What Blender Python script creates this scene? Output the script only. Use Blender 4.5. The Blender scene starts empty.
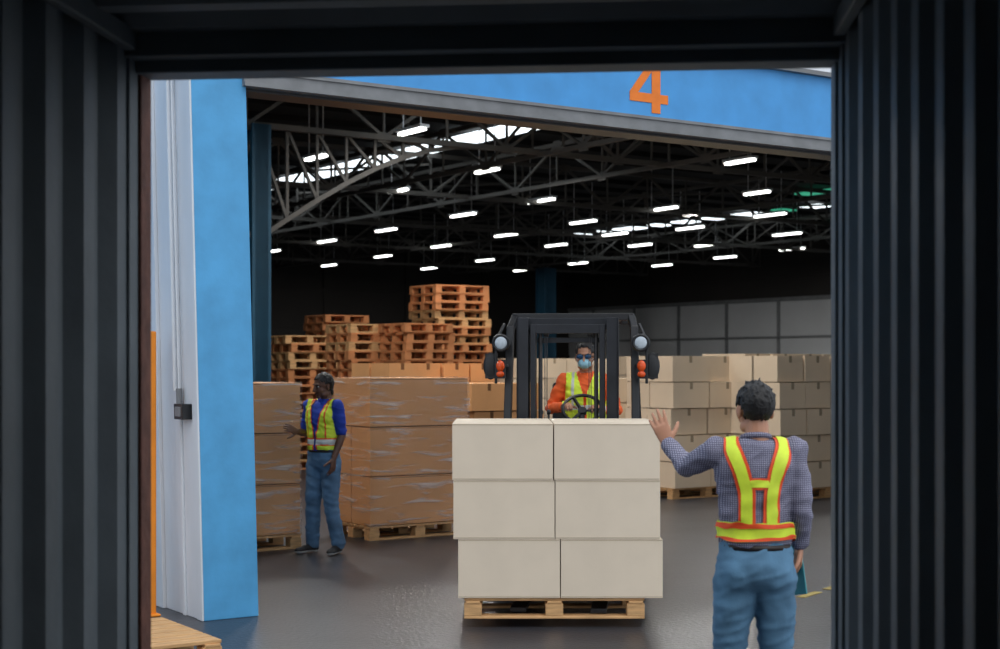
import bpy, bmesh, math, random
from mathutils import Vector, Matrix, noise
from mathutils.bvhtree import BVHTree
random.seed(7)
scene = bpy.context.scene
F = 1500.0; CH = 1.8; HY = 366.0
TH = math.atan(0.67)
d = Vector((math.cos(TH), math.sin(TH), 0)); n = Vector((-math.sin(TH), math.cos(TH), 0))
P0 = Vector((-2.11, 10.55, 0))
def W(s, t, z=0.0): return P0 + d*s + n*t + Vector((0, 0, z))
def P(x, y, D): return Vector(((x-500)/F*D, D, CH+(HY-y)/F*D))
RZ = Matrix.Rotation(TH, 4, 'Z')
def WM(s, t, z=0.0): return Matrix.Translation(W(s, t, z)) @ RZ

# ------------------------------------------------------------ materials
def lin(c):
    r = []
    for v in c:
        v /= 255.0
        r.append(v/12.92 if v <= 0.04045 else ((v+0.055)/1.055)**2.4)
    return (*r, 1.0)
def mat(name, col, rough=0.6, var=0.12, scale=4.0, bump=0.0, bscale=40.0, metal=0.0, stretch=(1, 1, 1), spec=0.5):
    m = bpy.data.materials.new(name); m.use_nodes = True
    nt = m.node_tree; b = nt.nodes['Principled BSDF']
    b.inputs['Roughness'].default_value = rough; b.inputs['Metallic'].default_value = metal
    b.inputs['Specular IOR Level'].default_value = spec
    tc = nt.nodes.new('ShaderNodeTexCoord'); mp = nt.nodes.new('ShaderNodeMapping')
    mp.inputs['Scale'].default_value = stretch
    nt.links.new(tc.outputs['Object'], mp.inputs['Vector'])
    nz = nt.nodes.new('ShaderNodeTexNoise'); nz.inputs['Scale'].default_value = scale; nz.inputs['Detail'].default_value = 6
    nt.links.new(mp.outputs['Vector'], nz.inputs['Vector'])
    cr = nt.nodes.new('ShaderNodeValToRGB'); c = lin(col)
    cr.color_ramp.elements[0].position = 0.3; cr.color_ramp.elements[1].position = 0.7
    cr.color_ramp.elements[0].color = (*[x*(1-var) for x in c[:3]], 1)
    cr.color_ramp.elements[1].color = (*[min(1, x*(1+var)) for x in c[:3]], 1)
    nt.links.new(nz.outputs['Fac'], cr.inputs['Fac']); nt.links.new(cr.outputs['Color'], b.inputs['Base Color'])
    if bump > 0:
        n2 = nt.nodes.new('ShaderNodeTexNoise'); n2.inputs['Scale'].default_value = bscale; n2.inputs['Detail'].default_value = 5
        nt.links.new(mp.outputs['Vector'], n2.inputs['Vector'])
        bp = nt.nodes.new('ShaderNodeBump'); bp.inputs['Strength'].default_value = bump; bp.inputs['Distance'].default_value = 0.02
        nt.links.new(n2.outputs['Fac'], bp.inputs['Height']); nt.links.new(bp.outputs['Normal'], b.inputs['Normal'])
    return m
def emis(name, col, st):
    m = bpy.data.materials.new(name); m.use_nodes = True
    b = m.node_tree.nodes['Principled BSDF']
    b.inputs['Base Color'].default_value = lin(col); b.inputs['Emission Color'].default_value = lin(col)
    b.inputs['Emission Strength'].default_value = st
    return m
def check_mat(name, c1, c2, scale):
    m = mat(name, c1, 0.8, 0.1, 8, 0.1, 25)
    nt = m.node_tree; b = nt.nodes['Principled BSDF']
    tc = nt.nodes['Texture Coordinate']
    old = b.inputs['Base Color'].links[0].from_socket
    w1 = nt.nodes.new('ShaderNodeTexWave'); w1.bands_direction = 'X'; w1.inputs['Scale'].default_value = scale; w1.inputs['Distortion'].default_value = 1.0
    w2 = nt.nodes.new('ShaderNodeTexWave'); w2.bands_direction = 'Z'; w2.inputs['Scale'].default_value = scale; w2.inputs['Distortion'].default_value = 1.0
    nt.links.new(tc.outputs['Object'], w1.inputs['Vector']); nt.links.new(tc.outputs['Object'], w2.inputs['Vector'])
    mu = nt.nodes.new('ShaderNodeMath'); mu.operation = 'MULTIPLY'
    nt.links.new(w1.outputs['Fac'], mu.inputs[0]); nt.links.new(w2.outputs['Fac'], mu.inputs[1])
    mx = nt.nodes.new('ShaderNodeMix'); mx.data_type = 'RGBA'
    nt.links.new(mu.outputs[0], mx.inputs[0]); nt.links.new(old, mx.inputs[6]); mx.inputs[7].default_value = lin(c2)
    nt.links.new(mx.outputs[2], b.inputs['Base Color'])
    return m
M = {}
M['floor'] = mat('asphalt_floor', (54, 55, 60), 0.34, 0.3, 1.3, 0.2, 30)
M['white'] = mat('white_paint', (220, 224, 229), 0.6, 0.08, 2.5, 0.1, 12, stretch=(1, 1, .3))
M['blue'] = mat('blue_paint', (78, 158, 210), 0.55, 0.12, 3.5, 0.1, 14)
M['blue2'] = mat('lintel_blue_paint', (66, 148, 212), 0.55, 0.10, 3.5, 0.05, 14)
M['teal'] = mat('dark_teal_paint', (22, 74, 100), 0.6, 0.15, 2)
M['orange'] = mat('orange_paint', (236, 140, 30), 0.55, 0.1, 5)
M['orange4'] = mat('orange_number_paint', (232, 122, 30), 0.6, 0.08, 9)
M['steel'] = mat('galvanised_steel', (120, 122, 124), 0.55, 0.2, 5, metal=0.2)
M['truss'] = mat('truss_paint', (84, 82, 79), 0.7, 0.15, 2)
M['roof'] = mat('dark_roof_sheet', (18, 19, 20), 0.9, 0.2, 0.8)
M['dwall'] = mat('dark_cladding', (44, 41, 39), 0.85, 0.2, 0.4)
M['pwall'] = mat('grey_wall_panel', (186, 188, 190), 0.75, 0.08, 0.5)
M['lamp'] = emis('fluorescent_tube', (255, 255, 250), 5.0)
M['sky'] = emis('skylight_polycarbonate', (240, 250, 255), 2.4)
M['skyg'] = emis('skylight_green', (70, 190, 150), 0.6)
M['cont'] = mat('container_paint', (112, 122, 128), 0.55, 0.15, 3, 0.1, 20)
M['rust'] = mat('rusty_frame', (120, 76, 62), 0.75, 0.35, 9, 0.3, 30)
M['plywood'] = mat('container_floor_plywood', (92, 70, 50), 0.7, 0.2, 6, stretch=(1, 8, 1))
M['carton'] = mat('pale_cardboard', (218, 203, 182), 0.8, 0.05, 3, 0.03, 60)
M['carton_e'] = mat('cardboard_edge', (160, 142, 116), 0.85, 0.08, 10)
M['tape'] = mat('packing_tape', (206, 190, 165), 0.35, 0.04, 6)
M['carton2'] = mat('beige_cardboard', (232, 210, 182), 0.82, 0.10, 0.9, 0.05, 60)
M['brown'] = mat('brown_cardboard', (214, 156, 102), 0.75, 0.10, 1.6, 0.05, 40)
M['brown_d'] = mat('brown_cardboard_seam', (120, 80, 46), 0.8, 0.1, 3)
M['wood'] = mat('pallet_wood', (202, 158, 108), 0.75, 0.22, 6, 0.2, 40, stretch=(1, 7, 7))
M['wood2'] = mat('orange_pallet_wood', (196, 130, 82), 0.8, 0.3, 2.0, 0.2, 30)
M['black'] = mat('black_steel', (26, 27, 30), 0.4, 0.2, 5)
M['mast'] = mat('mast_steel', (40, 42, 47), 0.38, 0.25, 6, metal=0.4)
M['chain'] = mat('lift_chain', (70, 70, 72), 0.5, 0.2, 30, metal=0.5)
M['rubber'] = mat('tyre_rubber', (22, 22, 23), 0.85, 0.2, 10, 0.3, 60)
M['chrome'] = mat('bright_metal', (190, 195, 200), 0.2, 0.05, 5, metal=0.9)
M['lens'] = mat('headlamp_lens', (190, 202, 212), 0.12, 0.15, 30)
M['amber'] = mat('amber_lens', (226, 84, 28), 0.25, 0.08, 20)
M['hood'] = mat('forklift_body_paint', (198, 92, 30), 0.4, 0.06, 4)
M['grey'] = mat('grey_plastic', (120, 122, 125), 0.5, 0.1, 8)
M['yline'] = mat('yellow_floor_paint', (150, 132, 66), 0.7, 0.3, 10)
# people
M['skinA'] = mat('skin_tan', (186, 134, 106), 0.5, 0.06, 12)
M['skinB'] = mat('skin_dark', (100, 68, 53), 0.5, 0.08, 12)
M['hair'] = mat('black_hair', (20, 18, 19), 0.55, 0.4, 60, 0.3, 120)
M['eye'] = mat('eye_white', (200, 195, 188), 0.4, 0.02, 5)
M['iris'] = mat('dark_iris', (30, 20, 16), 0.2, 0.1, 5)
M['lip'] = mat('lips', (140, 84, 74), 0.5, 0.05, 12)
M['lip2'] = mat('lips_dark', (96, 56, 50), 0.5, 0.05, 12)
M['jean'] = mat('denim_light', (84, 124, 154), 0.85, 0.28, 7, 0.08, 160, stretch=(1, 1, .5))
M['jean2'] = mat('denim_dark', (84, 118, 150), 0.85, 0.35, 6, 0.06, 160)
M['check'] = check_mat('checked_shirt', (88, 88, 112), (186, 184, 202), 33)
M['polo'] = mat('blue_polo', (30, 64, 170), 0.8, 0.15, 6, 0.08, 80)
M['oshirt'] = mat('orange_shirt', (240, 100, 40), 0.8, 0.12, 6, 0.08, 80)
M['lime'] = mat('hi_vis_lime', (222, 244, 64), 0.6, 0.08, 20)
M['redo'] = mat('hi_vis_orange', (244, 84, 36), 0.6, 0.08, 20)
M['silver'] = mat('reflective_tape', (205, 208, 205), 0.35, 0.05, 20)
M['shoe'] = mat('black_shoe', (22, 22, 24), 0.6, 0.2, 20)
M['sole'] = mat('white_sole', (215, 215, 212), 0.6, 0.05, 20)
M['belt'] = mat('leather_belt', (38, 28, 24), 0.5, 0.15, 20)
M['mask'] = mat('surgical_mask', (160, 208, 226), 0.8, 0.05, 20)
M['goggle'] = mat('dark_blue_glasses', (20, 70, 110), 0.1, 0.1, 5)
M['clip'] = mat('teal_clipboard', (60, 150, 160), 0.4, 0.06, 10)
M['paper'] = mat('paper', (225, 228, 230), 0.7, 0.03, 10)
# wrap film
fm = bpy.data.materials.new('stretch_wrap_film'); fm.use_nodes = True
nt = fm.node_tree; nt.nodes.clear()
o = nt.nodes.new('ShaderNodeOutputMaterial'); tr = nt.nodes.new('ShaderNodeBsdfTransparent'); gl = nt.nodes.new('ShaderNodeBsdfPrincipled')
gl.inputs['Base Color'].default_value = (.88, .84, .80, 1); gl.inputs['Roughness'].default_value = .15
mx = nt.nodes.new('ShaderNodeMixShader'); tc = nt.nodes.new('ShaderNodeTexCoord'); mp = nt.nodes.new('ShaderNodeMapping')
mp.inputs['Rotation'].default_value = (0.0, 0.45, 0.0); mp.inputs['Scale'].default_value = (.8, .8, 7.0)
nz = nt.nodes.new('ShaderNodeTexNoise'); nz.inputs['Scale'].default_value = 2.6; nz.inputs['Detail'].default_value = 9; nz.inputs['Distortion'].default_value = .5
cr = nt.nodes.new('ShaderNodeValToRGB'); cr.color_ramp.elements[0].position = .52; cr.color_ramp.elements[0].color = (.06, .06, .06, 1)
cr.color_ramp.elements[1].position = .74; cr.color_ramp.elements[1].color = (.7, .7, .7, 1)  # pale streaks of the film, with its white glints painted in
bp = nt.nodes.new('ShaderNodeBump'); bp.inputs['Strength'].default_value = 1.0
nt.links.new(tc.outputs['Object'], mp.inputs['Vector']); nt.links.new(mp.outputs['Vector'], nz.inputs['Vector'])
nt.links.new(nz.outputs['Fac'], cr.inputs['Fac']); nt.links.new(cr.outputs['Color'], mx.inputs['Fac'])
nt.links.new(nz.outputs['Fac'], bp.inputs['Height']); nt.links.new(bp.outputs['Normal'], gl.inputs['Normal'])
nt.links.new(tr.outputs[0], mx.inputs[1]); nt.links.new(gl.outputs[0], mx.inputs[2]); nt.links.new(mx.outputs[0], o.inputs['Surface'])
M['film'] = fm

# ------------------------------------------------------------ helpers
def obj(name, bm, mats, matrix=None, parent=None, smooth=False, bevel=0.0):
    me = bpy.data.meshes.new(name)
    bmesh.ops.recalc_face_normals(bm, faces=bm.faces[:])
    bm.to_mesh(me); bm.free()
    for m in mats: me.materials.append(M[m] if isinstance(m, str) else m)
    if smooth:
        for p in me.polygons: p.use_smooth = True
    ob = bpy.data.objects.new(name, me); scene.collection.objects.link(ob)
    if matrix is not None: ob.matrix_world = matrix
    if parent is not None: ob.parent = parent
    if bevel > 0:
        b = ob.modifiers.new('bevel', 'BEVEL'); b.width = bevel; b.segments = 2; b.limit_method = 'ANGLE'
    return ob
def empty(name, matrix):
    e = bpy.data.objects.new(name, None); scene.collection.objects.link(e); e.matrix_world = matrix; e.empty_display_size = .2
    return e
def box(bm, c, s, mi=0, R=None):
    m = Matrix.Translation(Vector(c))
    if R is not None: m = m @ R
    r = bmesh.ops.create_cube(bm, size=1.0, matrix=m @ Matrix.Diagonal((s[0], s[1], s[2], 1)))
    for f in {f for v in r['verts'] for f in v.link_faces}: f.material_index = mi
def bx(bm, x0, x1, y0, y1, z0, z1, mi=0):
    box(bm, ((x0+x1)/2, (y0+y1)/2, (z0+z1)/2), (x1-x0, y1-y0, z1-z0), mi)
def bar(bm, a, b, w, h=None, mi=0):
    a = Vector(a); b = Vector(b); v = b-a; h = h or w
    q = v.to_track_quat('Z', 'Y').to_matrix().to_4x4()
    m = Matrix.Translation((a+b)/2) @ q @ Matrix.Diagonal((w, h, v.length, 1))
    r = bmesh.ops.create_cube(bm, size=1.0, matrix=m)
    for f in {f for vv in r['verts'] for f in vv.link_faces}: f.material_index = mi
def cyl(bm, a, b, r1, r2=None, seg=16, mi=0):
    a = Vector(a); b = Vector(b); v = b-a; r2 = r1 if r2 is None else r2
    q = v.to_track_quat('Z', 'Y').to_matrix().to_4x4()
    r = bmesh.ops.create_cone(bm, cap_ends=True, segments=seg, radius1=r1, radius2=r2, depth=v.length, matrix=Matrix.Translation((a+b)/2) @ q)
    for f in {f for vv in r['verts'] for f in vv.link_faces}: f.material_index = mi
def ell(bm, c, r, R=None, mi=0, seg=16):
    m = Matrix.Translation(Vector(c))
    if R is not None: m = m @ R
    rr = bmesh.ops.create_uvsphere(bm, u_segments=seg, v_segments=max(6, seg*2//3), radius=1, matrix=m @ Matrix.Diagonal((r[0], r[1], r[2], 1)))
    if mi:
        for f in {f for v in rr['verts'] for f in v.link_faces}: f.material_index = mi
def torus(bm, c, axis, R, r, mi=0, n1=28, n2=8):
    q = Vector(axis).to_track_quat('Z', 'Y'); c = Vector(c); rows = []
    for i in range(n1):
        a = 2*math.pi*i/n1; row = []
        for j in range(n2):
            b = 2*math.pi*j/n2
            row.append(bm.verts.new(c + q @ Vector(((R+r*math.cos(b))*math.cos(a), (R+r*math.cos(b))*math.sin(a), r*math.sin(b)))))
        rows.append(row)
    for i in range(n1):
        for j in range(n2):
            f = bm.faces.new((rows[i][j], rows[(i+1) % n1][j], rows[(i+1) % n1][(j+1) % n2], rows[i][(j+1) % n2])); f.material_index = mi
def shear(bm):
    for q in bm.verts: q.co.x += .03-.026*q.co.z

# ------------------------------------------------------------ ground and warehouse shell
bm = bmesh.new(); bx(bm, -40, 60, -12, 95, -0.2, 0); obj('floor', bm, ['floor'])
bm = bmesh.new()
for i in range(3): box(bm, (0, i*0.5-.5, .004), (.07, .34, .004))
obj('floor_marking', bm, ['yline'], Matrix.Translation((2.72, 12.2, 0)) @ Matrix.Rotation(TH-1.2, 4, 'Z'))

SW = 38.0; TB = 47.0; SL = -7.0; RH = 6.95
bm = bmesh.new()
bx(bm, 0, .42, 0, .97, 0, 4.3, 0)
bmesh.ops.recalc_face_normals(bm, faces=bm.faces[:])
for f in bm.faces:
    f.material_index = 1 if f.normal.x < -.5 else 0
bx(bm, -.012, .0, .0, .10, 0, 4.3, 1)
bx(bm, -.02, 0.0, .30, .34, 0.0, 4.3, 1)
bx(bm, -.03, .0, .70, .97, 0.0, 4.3, 1)
shear(bm)
obj('blue_and_white_column', bm, ['blue', 'white'], WM(0, 0), bevel=.01)
bm = bmesh.new()
cyl(bm, (-.035, .34, 1.62), (-.035, .34, 4.3), .016, mi=0)
cyl(bm, (-.035, .27, 1.62), (-.035, .27, 4.3), .008, mi=0)
bx(bm, -.075, -.0, .12, .28, 1.42, 1.53, 1); bx(bm, -.082, -.07, .15, .25, 1.44, 1.51, 2)
cyl(bm, (-.035, .27, 1.5), (-.035, .27, 1.64), .022, mi=2)
shear(bm)
obj('electrical_switch_box', bm, ['white', 'black', 'grey'], WM(0, 0), bevel=.004)
bm = bmesh.new(); bx(bm, -.035, .035, -.04, .04, 0, 2.05, 0); bx(bm, -.06, .06, -.07, .07, 0, .02, 0)
obj('orange_corner_guard', bm, ['orange'], Matrix.Translation(P(150, 616, 10.8).xy.to_3d()) @ RZ, bevel=.01)
bm = bmesh.new(); bx(bm, -.45, -.08, .97, 1.4, 0, 4.3, 0); obj('blue_column', bm, ['blue'], WM(0, 0), bevel=.01)
bm = bmesh.new(); bx(bm, SL, -.46, 1.0, 1.25, 0, RH, 0); bx(bm, SL, -.46, .96, 1.0, 0, 2.2, 1); obj('wall_front_left', bm, ['blue', 'white'], WM(0, 0))
# lintel
bm = bmesh.new()
bx(bm, -.1, 9.5, .0, .35, 3.925, 4.49, 0)
bx(bm, .32, 9.5, -.035, .38, 3.80, 3.925, 1)
bx(bm, .32, 9.5, -.05, -.035, 3.80, 3.83, 1); bx(bm, .32, 9.5, -.05, -.035, 3.90, 3.925, 1)
bx(bm, .32, 9.5, .05, .30, 3.78, 3.80, 2)
bx(bm, -.1, 9.5, -.06, .4, 4.49, 4.53, 1); bx(bm, -.1, 9.5, -.03, .4, 4.53, 4.62, 3)
obj('blue_door_lintel', bm, ['blue2', 'steel', 'black', 'white'], WM(0, 0))
bm = bmesh.new(); bx(bm, 7.4, 7.9, .0, .6, 0, 3.8, 0); obj('blue_column.001', bm, ['blue'], WM(0, 0), bevel=.01)
bm = bmesh.new(); bx(bm, 7.9, SW, .1, .35, 0, RH, 0); bx(bm, 0, 7.9, .36, .6, 4.3, RH, 0); obj('wall_front', bm, ['pwall'], WM(0, 0))
# number 4
def poly(bm, pts, y0, y1, mi=0):
    a = [bm.verts.new((x, y0, z)) for x, z in pts]; b = [bm.verts.new((x, y1, z)) for x, z in pts]
    f = bm.faces.new(a); f.material_index = mi; f = bm.faces.new(b[::-1]); f.material_index = mi
    for i in range(len(pts)):
        j = (i+1) % len(pts); f = bm.faces.new((a[i], a[j], b[j], b[i])); f.material_index = mi
bm = bmesh.new()
k4 = .86
poly(bm, [(x, z*k4) for x, z in [(0, .10), (0, .19), (.17, .44), (.26, .44), (.09, .19), (.24, .19), (.24, .30), (.335, .30), (.335, .19), (.42, .19), (.42, .10), (.335, .10), (.335, 0), (.24, 0), (.24, .10)]], -.006, -.001)
poly(bm, [(x, z*k4) for x, z in [(.24, .30), (.24, .44), (.335, .44), (.335, .30)]], -.006, -.001)
s4 = 3.9
for s_ in range(200):
    pp = W(2+s_*.02, 0)
    if pp.x/pp.y*F+500 >= 629: s4 = 2+s_*.02; break
obj('door_number_4', bm, ['orange4'], WM(s4, 0, 3.965))
# other shell walls
bm = bmesh.new(); bx(bm, SL, SW, TB, TB+.3, 0, RH, 0)
for i in range(12):
    bx(bm, SL+i*4, SL+i*4+.12, TB-.1, TB, 0, RH, 0)
for z in (2.2, 3.6, 5.0): bx(bm, SL, SW, TB-.08, TB, z, z+.1, 0)
bx(bm, 20, 27, TB-.05, TB, 3.4, 5.0, 1)
obj('wall_back', bm, ['dwall', 'dwall'], WM(0, 0))
bm = bmesh.new(); bx(bm, SW, SW+.3, 0, TB, 0, RH, 0); bx(bm, SW-.06, SW, 0, TB, 0, 4.35, 1)
for i in range(16): bx(bm, SW-.12, SW-.05, i*3, i*3+.14, 0, 4.4, 2)
bx(bm, SW-.14, SW-.05, 0, TB, 4.35, 4.5, 2); bx(bm, SW-.12, SW-.05, 0, TB, 2.9, 2.98, 2)
for z in (5.3, 6.2): bx(bm, SW-.1, SW, 0, TB, z, z+.1, 0)
obj('wall_right', bm, ['dwall', 'pwall', 'steel'], WM(0, 0))
bm = bmesh.new(); bx(bm, SL-.3, SL, 1, TB, 0, RH, 0); obj('wall_left', bm, ['dwall'], WM(0, 0))
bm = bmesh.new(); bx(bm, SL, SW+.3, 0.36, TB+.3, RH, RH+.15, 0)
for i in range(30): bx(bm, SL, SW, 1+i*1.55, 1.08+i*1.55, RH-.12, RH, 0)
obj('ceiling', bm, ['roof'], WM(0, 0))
# skylights (strips under roof)
def WS(v): r = v-P0; return r.x*d.x+r.y*d.y, r.x*n.x+r.y*n.y
bm = bmesh.new()
p = P(530, 125, 5*F/241); s0, t0 = WS(p)
t = t0-.2
while t < t0+15.5:
    L = 3.0 if t > t0+3.6 else 1.5
    if not (t0+3.2 < t < t0+4.0): bx(bm, s0-.42, s0+.42, t, t+L-.12, 6.78, 6.82, 0)
    t += L
p = P(826, 205, 5*F/161); s1, t1 = WS(p)
k = 0; t = t1
while t < t1+13:
    L = [.8, .5, 1.2, .5][k % 4]
    bx(bm, s1-.35, s1+.35, t, t+L, 6.78, 6.82, 1 if k == 1 else 0); t += L+.8; k += 1
bx(bm, s1-3.0, s1-2.4, t1-3.5, t1-1.6, 6.78, 6.82, 1)
for ss in (-3, 3.5, 9):
    for tt in (3, 9): bx(bm, ss, ss+.9, tt, tt+3.5, 6.78, 6.82, 0)  # unseen panels near the door, added to throw light on the goods
obj('roof_skylights', bm, ['sky', 'skyg'], WM(0, 0))
# trusses
def truss(name, fixed, a0, a1, zb, zt, along, pan=1.3, w=.08):
    bm = bmesh.new()
    def Q(a, z, off=0): return (a, fixed+off, z) if along == 's' else (fixed+off, a, z)
    bar(bm, Q(a0, zb), Q(a1, zb), w*1.2); bar(bm, Q(a0, zt), Q(a1, zt), w*1.2)
    a = a0; up = False
    while a < a1-.01:
        b = min(a+pan, a1)
        bar(bm, Q(a, zt if up else zb), Q(b, zb if up else zt), w*.7)
        bar(bm, Q(b, zb), Q(b, zt), w*.5)
        box(bm, Q(b, zb if up else zt), (.26, .03, .18) if along == 's' else (.03, .26, .18))
        a = b; up = not up
    return obj(name, bm, ['truss'], WM(0, 0))
for t in (6.0, 13.0, 20.0, 27.0, 34.0, 41.0): truss('roof_truss', t, SL+.2, SW-.2, 5.8, 6.7, 's')
for s in (s0+1.3, s0-1.6, s0+9, s1+.9): truss('roof_truss', s, 2, TB-.3, 5.75 if s < 20 else 5.9, 6.6, 'n', 1.6, .07)
bm = bmesh.new()
for k in range(3):
    tt = 13.05+k*7
    for ds in (-1, 1):
        last = None
        for i in range(9):
            u = i/8; pt = Vector((6.4+ds*u*4.5, tt, 3.9+1.9*math.sin(u*math.pi/2)))
            up = Vector((6.4+ds*u*4.5, tt, 5.8))
            if last: bar(bm, last[0], pt, .08); bar(bm, last[1], pt, .05)
            bar(bm, pt, up, .05); last = (pt, up)
for i in range(7):
    bar(bm, (4+i*5, 13, 6.5), (9+i*5, 20, 6.5), .05); bar(bm, (9+i*5, 20, 6.5), (4+i*5, 27, 6.5), .05); bar(bm, (4+i*5, 27, 6.5), (9+i*5, 34, 6.5), .05)
obj('roof_bracing', bm, ['truss'], WM(0, 0))
for (s, t, w) in ((6.4, 13, .34), (31.6, 40, .6)):
    bm = bmesh.new(); bx(bm, -w/2, w/2, -w/2, -w/2+.03, 0, 5.8); bx(bm, -w/2, w/2, w/2-.03, w/2, 0, 5.8); bx(bm, -w*.35, w*.35, -w/2, w/2, 0, 5.8)
    bx(bm, -w*.7, w*.7, -w*.7, w*.7, 0, .03); obj('warehouse_column', bm, ['teal'], WM(s, t))
# fluorescent lamps
LP = [(412,133),(316,159),(398,192),(487,172),(540,202),(463,216),(386,231),(327,242),(441,247),(506,236),(583,223),(662,210),
 (740,163),(757,194),(770,216),(690,229),(787,235),(383,257),(429,269),(329,266),(485,261),(522,271),(578,264),(662,266),(725,258),
 (707,246),(615,235),(272,252),(792,250),(640,246),(556,246)]
bm = bmesh.new()
lamps = []
for (x, y) in LP:
    D = 4.0*F/(HY-y); s, t = WS(P(x, y, D)); lamps.append((s, t, .85 if D < 36 else 1.2, 5.82))
for s in (-3.5, 0.5, 4.5, 8.5, 12.5, 16.5):
    for t in (2.5, 5.0, 8.2): lamps.append((s, t, 1.2, 5.82))  # extra unseen fixtures behind the lintel, added to brighten the goods near the door
for (s, t, L, z) in lamps:
    bx(bm, s-.09, s+.09, t-L/2, t+L/2, z+.03, z+.08, 0)
    for q in (-.035, .035): cyl(bm, (s+q, t-L/2+.03, z), (s+q, t+L/2-.03, z), .024, seg=8, mi=1)
    for q in (-L*.35, L*.35): cyl(bm, (s, t+q, z+.07), (s, t+q, RH), .01, seg=6)
obj('ceiling_fluorescent_lights', bm, ['white', 'lamp'], WM(0, 0))
for (s, t, e) in ((0.5, 5, 110), (4.5, 5, 110), (8.5, 5, 90), (12.5, 8.2, 110), (16.5, 8.2, 130), (4.5, 8.2, 130), (9, 11, 120), (14, 16, 130), (22, 20, 260), (30, 28, 300), (33, 22, 300), (24, 38, 300)):  # added fill lights that brighten the interior and its goods
    al = bpy.data.lights.new('interior_fill_light', 'AREA'); al.shape = 'RECTANGLE'; al.size = 1.2; al.size_y = .3; al.energy = e; al.color = (1, .98, .94)
    ao = bpy.data.objects.new('interior_fill_light', al); scene.collection.objects.link(ao); ao.location = W(s, t, 5.76); ao.rotation_euler = (0, 0, TH+math.pi/2)

# ------------------------------------------------------------ shipping container
O = Vector((-1.227, 5.2, 0)); u = Vector((.99556, -.0941, 0)); v = Vector((-.0941, -.99556, 0))
CM = Matrix(((u.x, v.x, 0, O.x), (u.y, v.y, 0, O.y), (0, 0, 1, 0), (0, 0, 0, 1)))
CW = 2.343; ZF = .52; ZC = 2.92; CL = 7.2
cont = empty('shipping_container', CM)
def corr(bm, f, L, pitch=.30, depth=.045, start=.14):
    prof = []; b = start
    while b < L:
        prof += [(b, 0), (b+pitch*.30, 0), (b+pitch*.5, depth), (b+pitch*.8, depth)]; b += pitch
    prof.append((b, 0)); rows = [f(pb, pd) for pb, pd in prof]
    vs = [(bm.verts.new(r[0]), bm.verts.new(r[1])) for r in rows]
    for i in range(len(vs)-1): bm.faces.new((vs[i][0], vs[i+1][0], vs[i+1][1], vs[i][1]))
bm = bmesh.new()
corr(bm, lambda b, e: ((-.02-e, b, ZF), (-.02-e, b, ZC)), CL)
bm2 = bmesh.new(); corr(bm2, lambda b, e: ((CW+.02+e, b, ZF), (CW+.02+e, b, ZC)), CL)
bm3 = bmesh.new(); corr(bm3, lambda b, e: ((-.06, b, ZC+e), (CW+.06, b, ZC+e)), CL)
bm4 = bmesh.new(); bx(bm4, -.1, CW+.1, CL, CL+.05, ZF-.1, ZC+.1)
def cpart(name, bm, mats, bevel=0):
    ob = obj(name, bm, mats, None, None, bevel=bevel); ob.parent = cont; return ob
cpart('side_wall_port', bm, ['cont']); cpart('side_wall_starboard', bm2, ['cont']); cpart('roof_sheet', bm3, ['cont']); cpart('end_wall', bm4, ['cont'])
bm = bmesh.new()
bx(bm, -.07, .0, -.06, .05, .32, 3.02, 1); bx(bm, -.075, -.01, .05, .14, .32, 3.0, 0)
bx(bm, CW, CW+.07, -.06, .05, .32, 3.02, 0); bx(bm, CW+.01, CW+.075, .05, .14, .32, 3.0, 0)
bx(bm, -.07, CW+.07, -.06, .08, 2.80, 3.02, 0); bx(bm, -.07, CW+.07, .08, .16, 2.84, 3.0, 0)
bx(bm, -.07, CW+.07, -.06, .1, .32, ZF, 0)
bx(bm, -.12, -.07, 0, CL, 2.94, 3.02, 0); bx(bm, CW+.07, CW+.12, 0, CL, 2.94, 3.02, 0)
bx(bm, -.02, .02, .1, CL, 2.86, 2.93, 0); bx(bm, CW-.02, CW+.02, .1, CL, 2.86, 2.93, 0)
bx(bm, -.13, -.11, 0, CL, .32, 3.0, 0); bx(bm, CW+.11, CW+.13, 0, CL, .32, 3.0, 0); bx(bm, -.1, CW+.1, 0, CL, 3.0, 3.02, 0)
for a in (-.05, CW+.05):
    for z in (1.0, 1.6, 2.3): cyl(bm, (a, -.1, z-.08), (a, -.1, z+.08), .025)
cpart('door_frame', bm, ['cont', 'rust'], .006)
bm = bmesh.new(); bx(bm, -.11, CW+.11, 0, CL, ZF-.04, ZF, 0)
for i in range(18): bx(bm, -.1, CW+.1, .1+i*.4, .2+i*.4, ZF-.18, ZF-.04, 1)
bx(bm, -.12, -.05, 0, CL, ZF-.2, ZF, 1); bx(bm, CW+.05, CW+.12, 0, CL, ZF-.2, ZF, 1)
cpart('floor_deck', bm, ['plywood', 'cont'])
bm = bmesh.new()
for a in (0.1, CW-.1):
    for b in (.3, 3.4, 6.8): bx(bm, a-.2, a+.2, b-.2, b+.2, 0, .32, 0)
cpart('support_blocks', bm, ['wood'])

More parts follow.
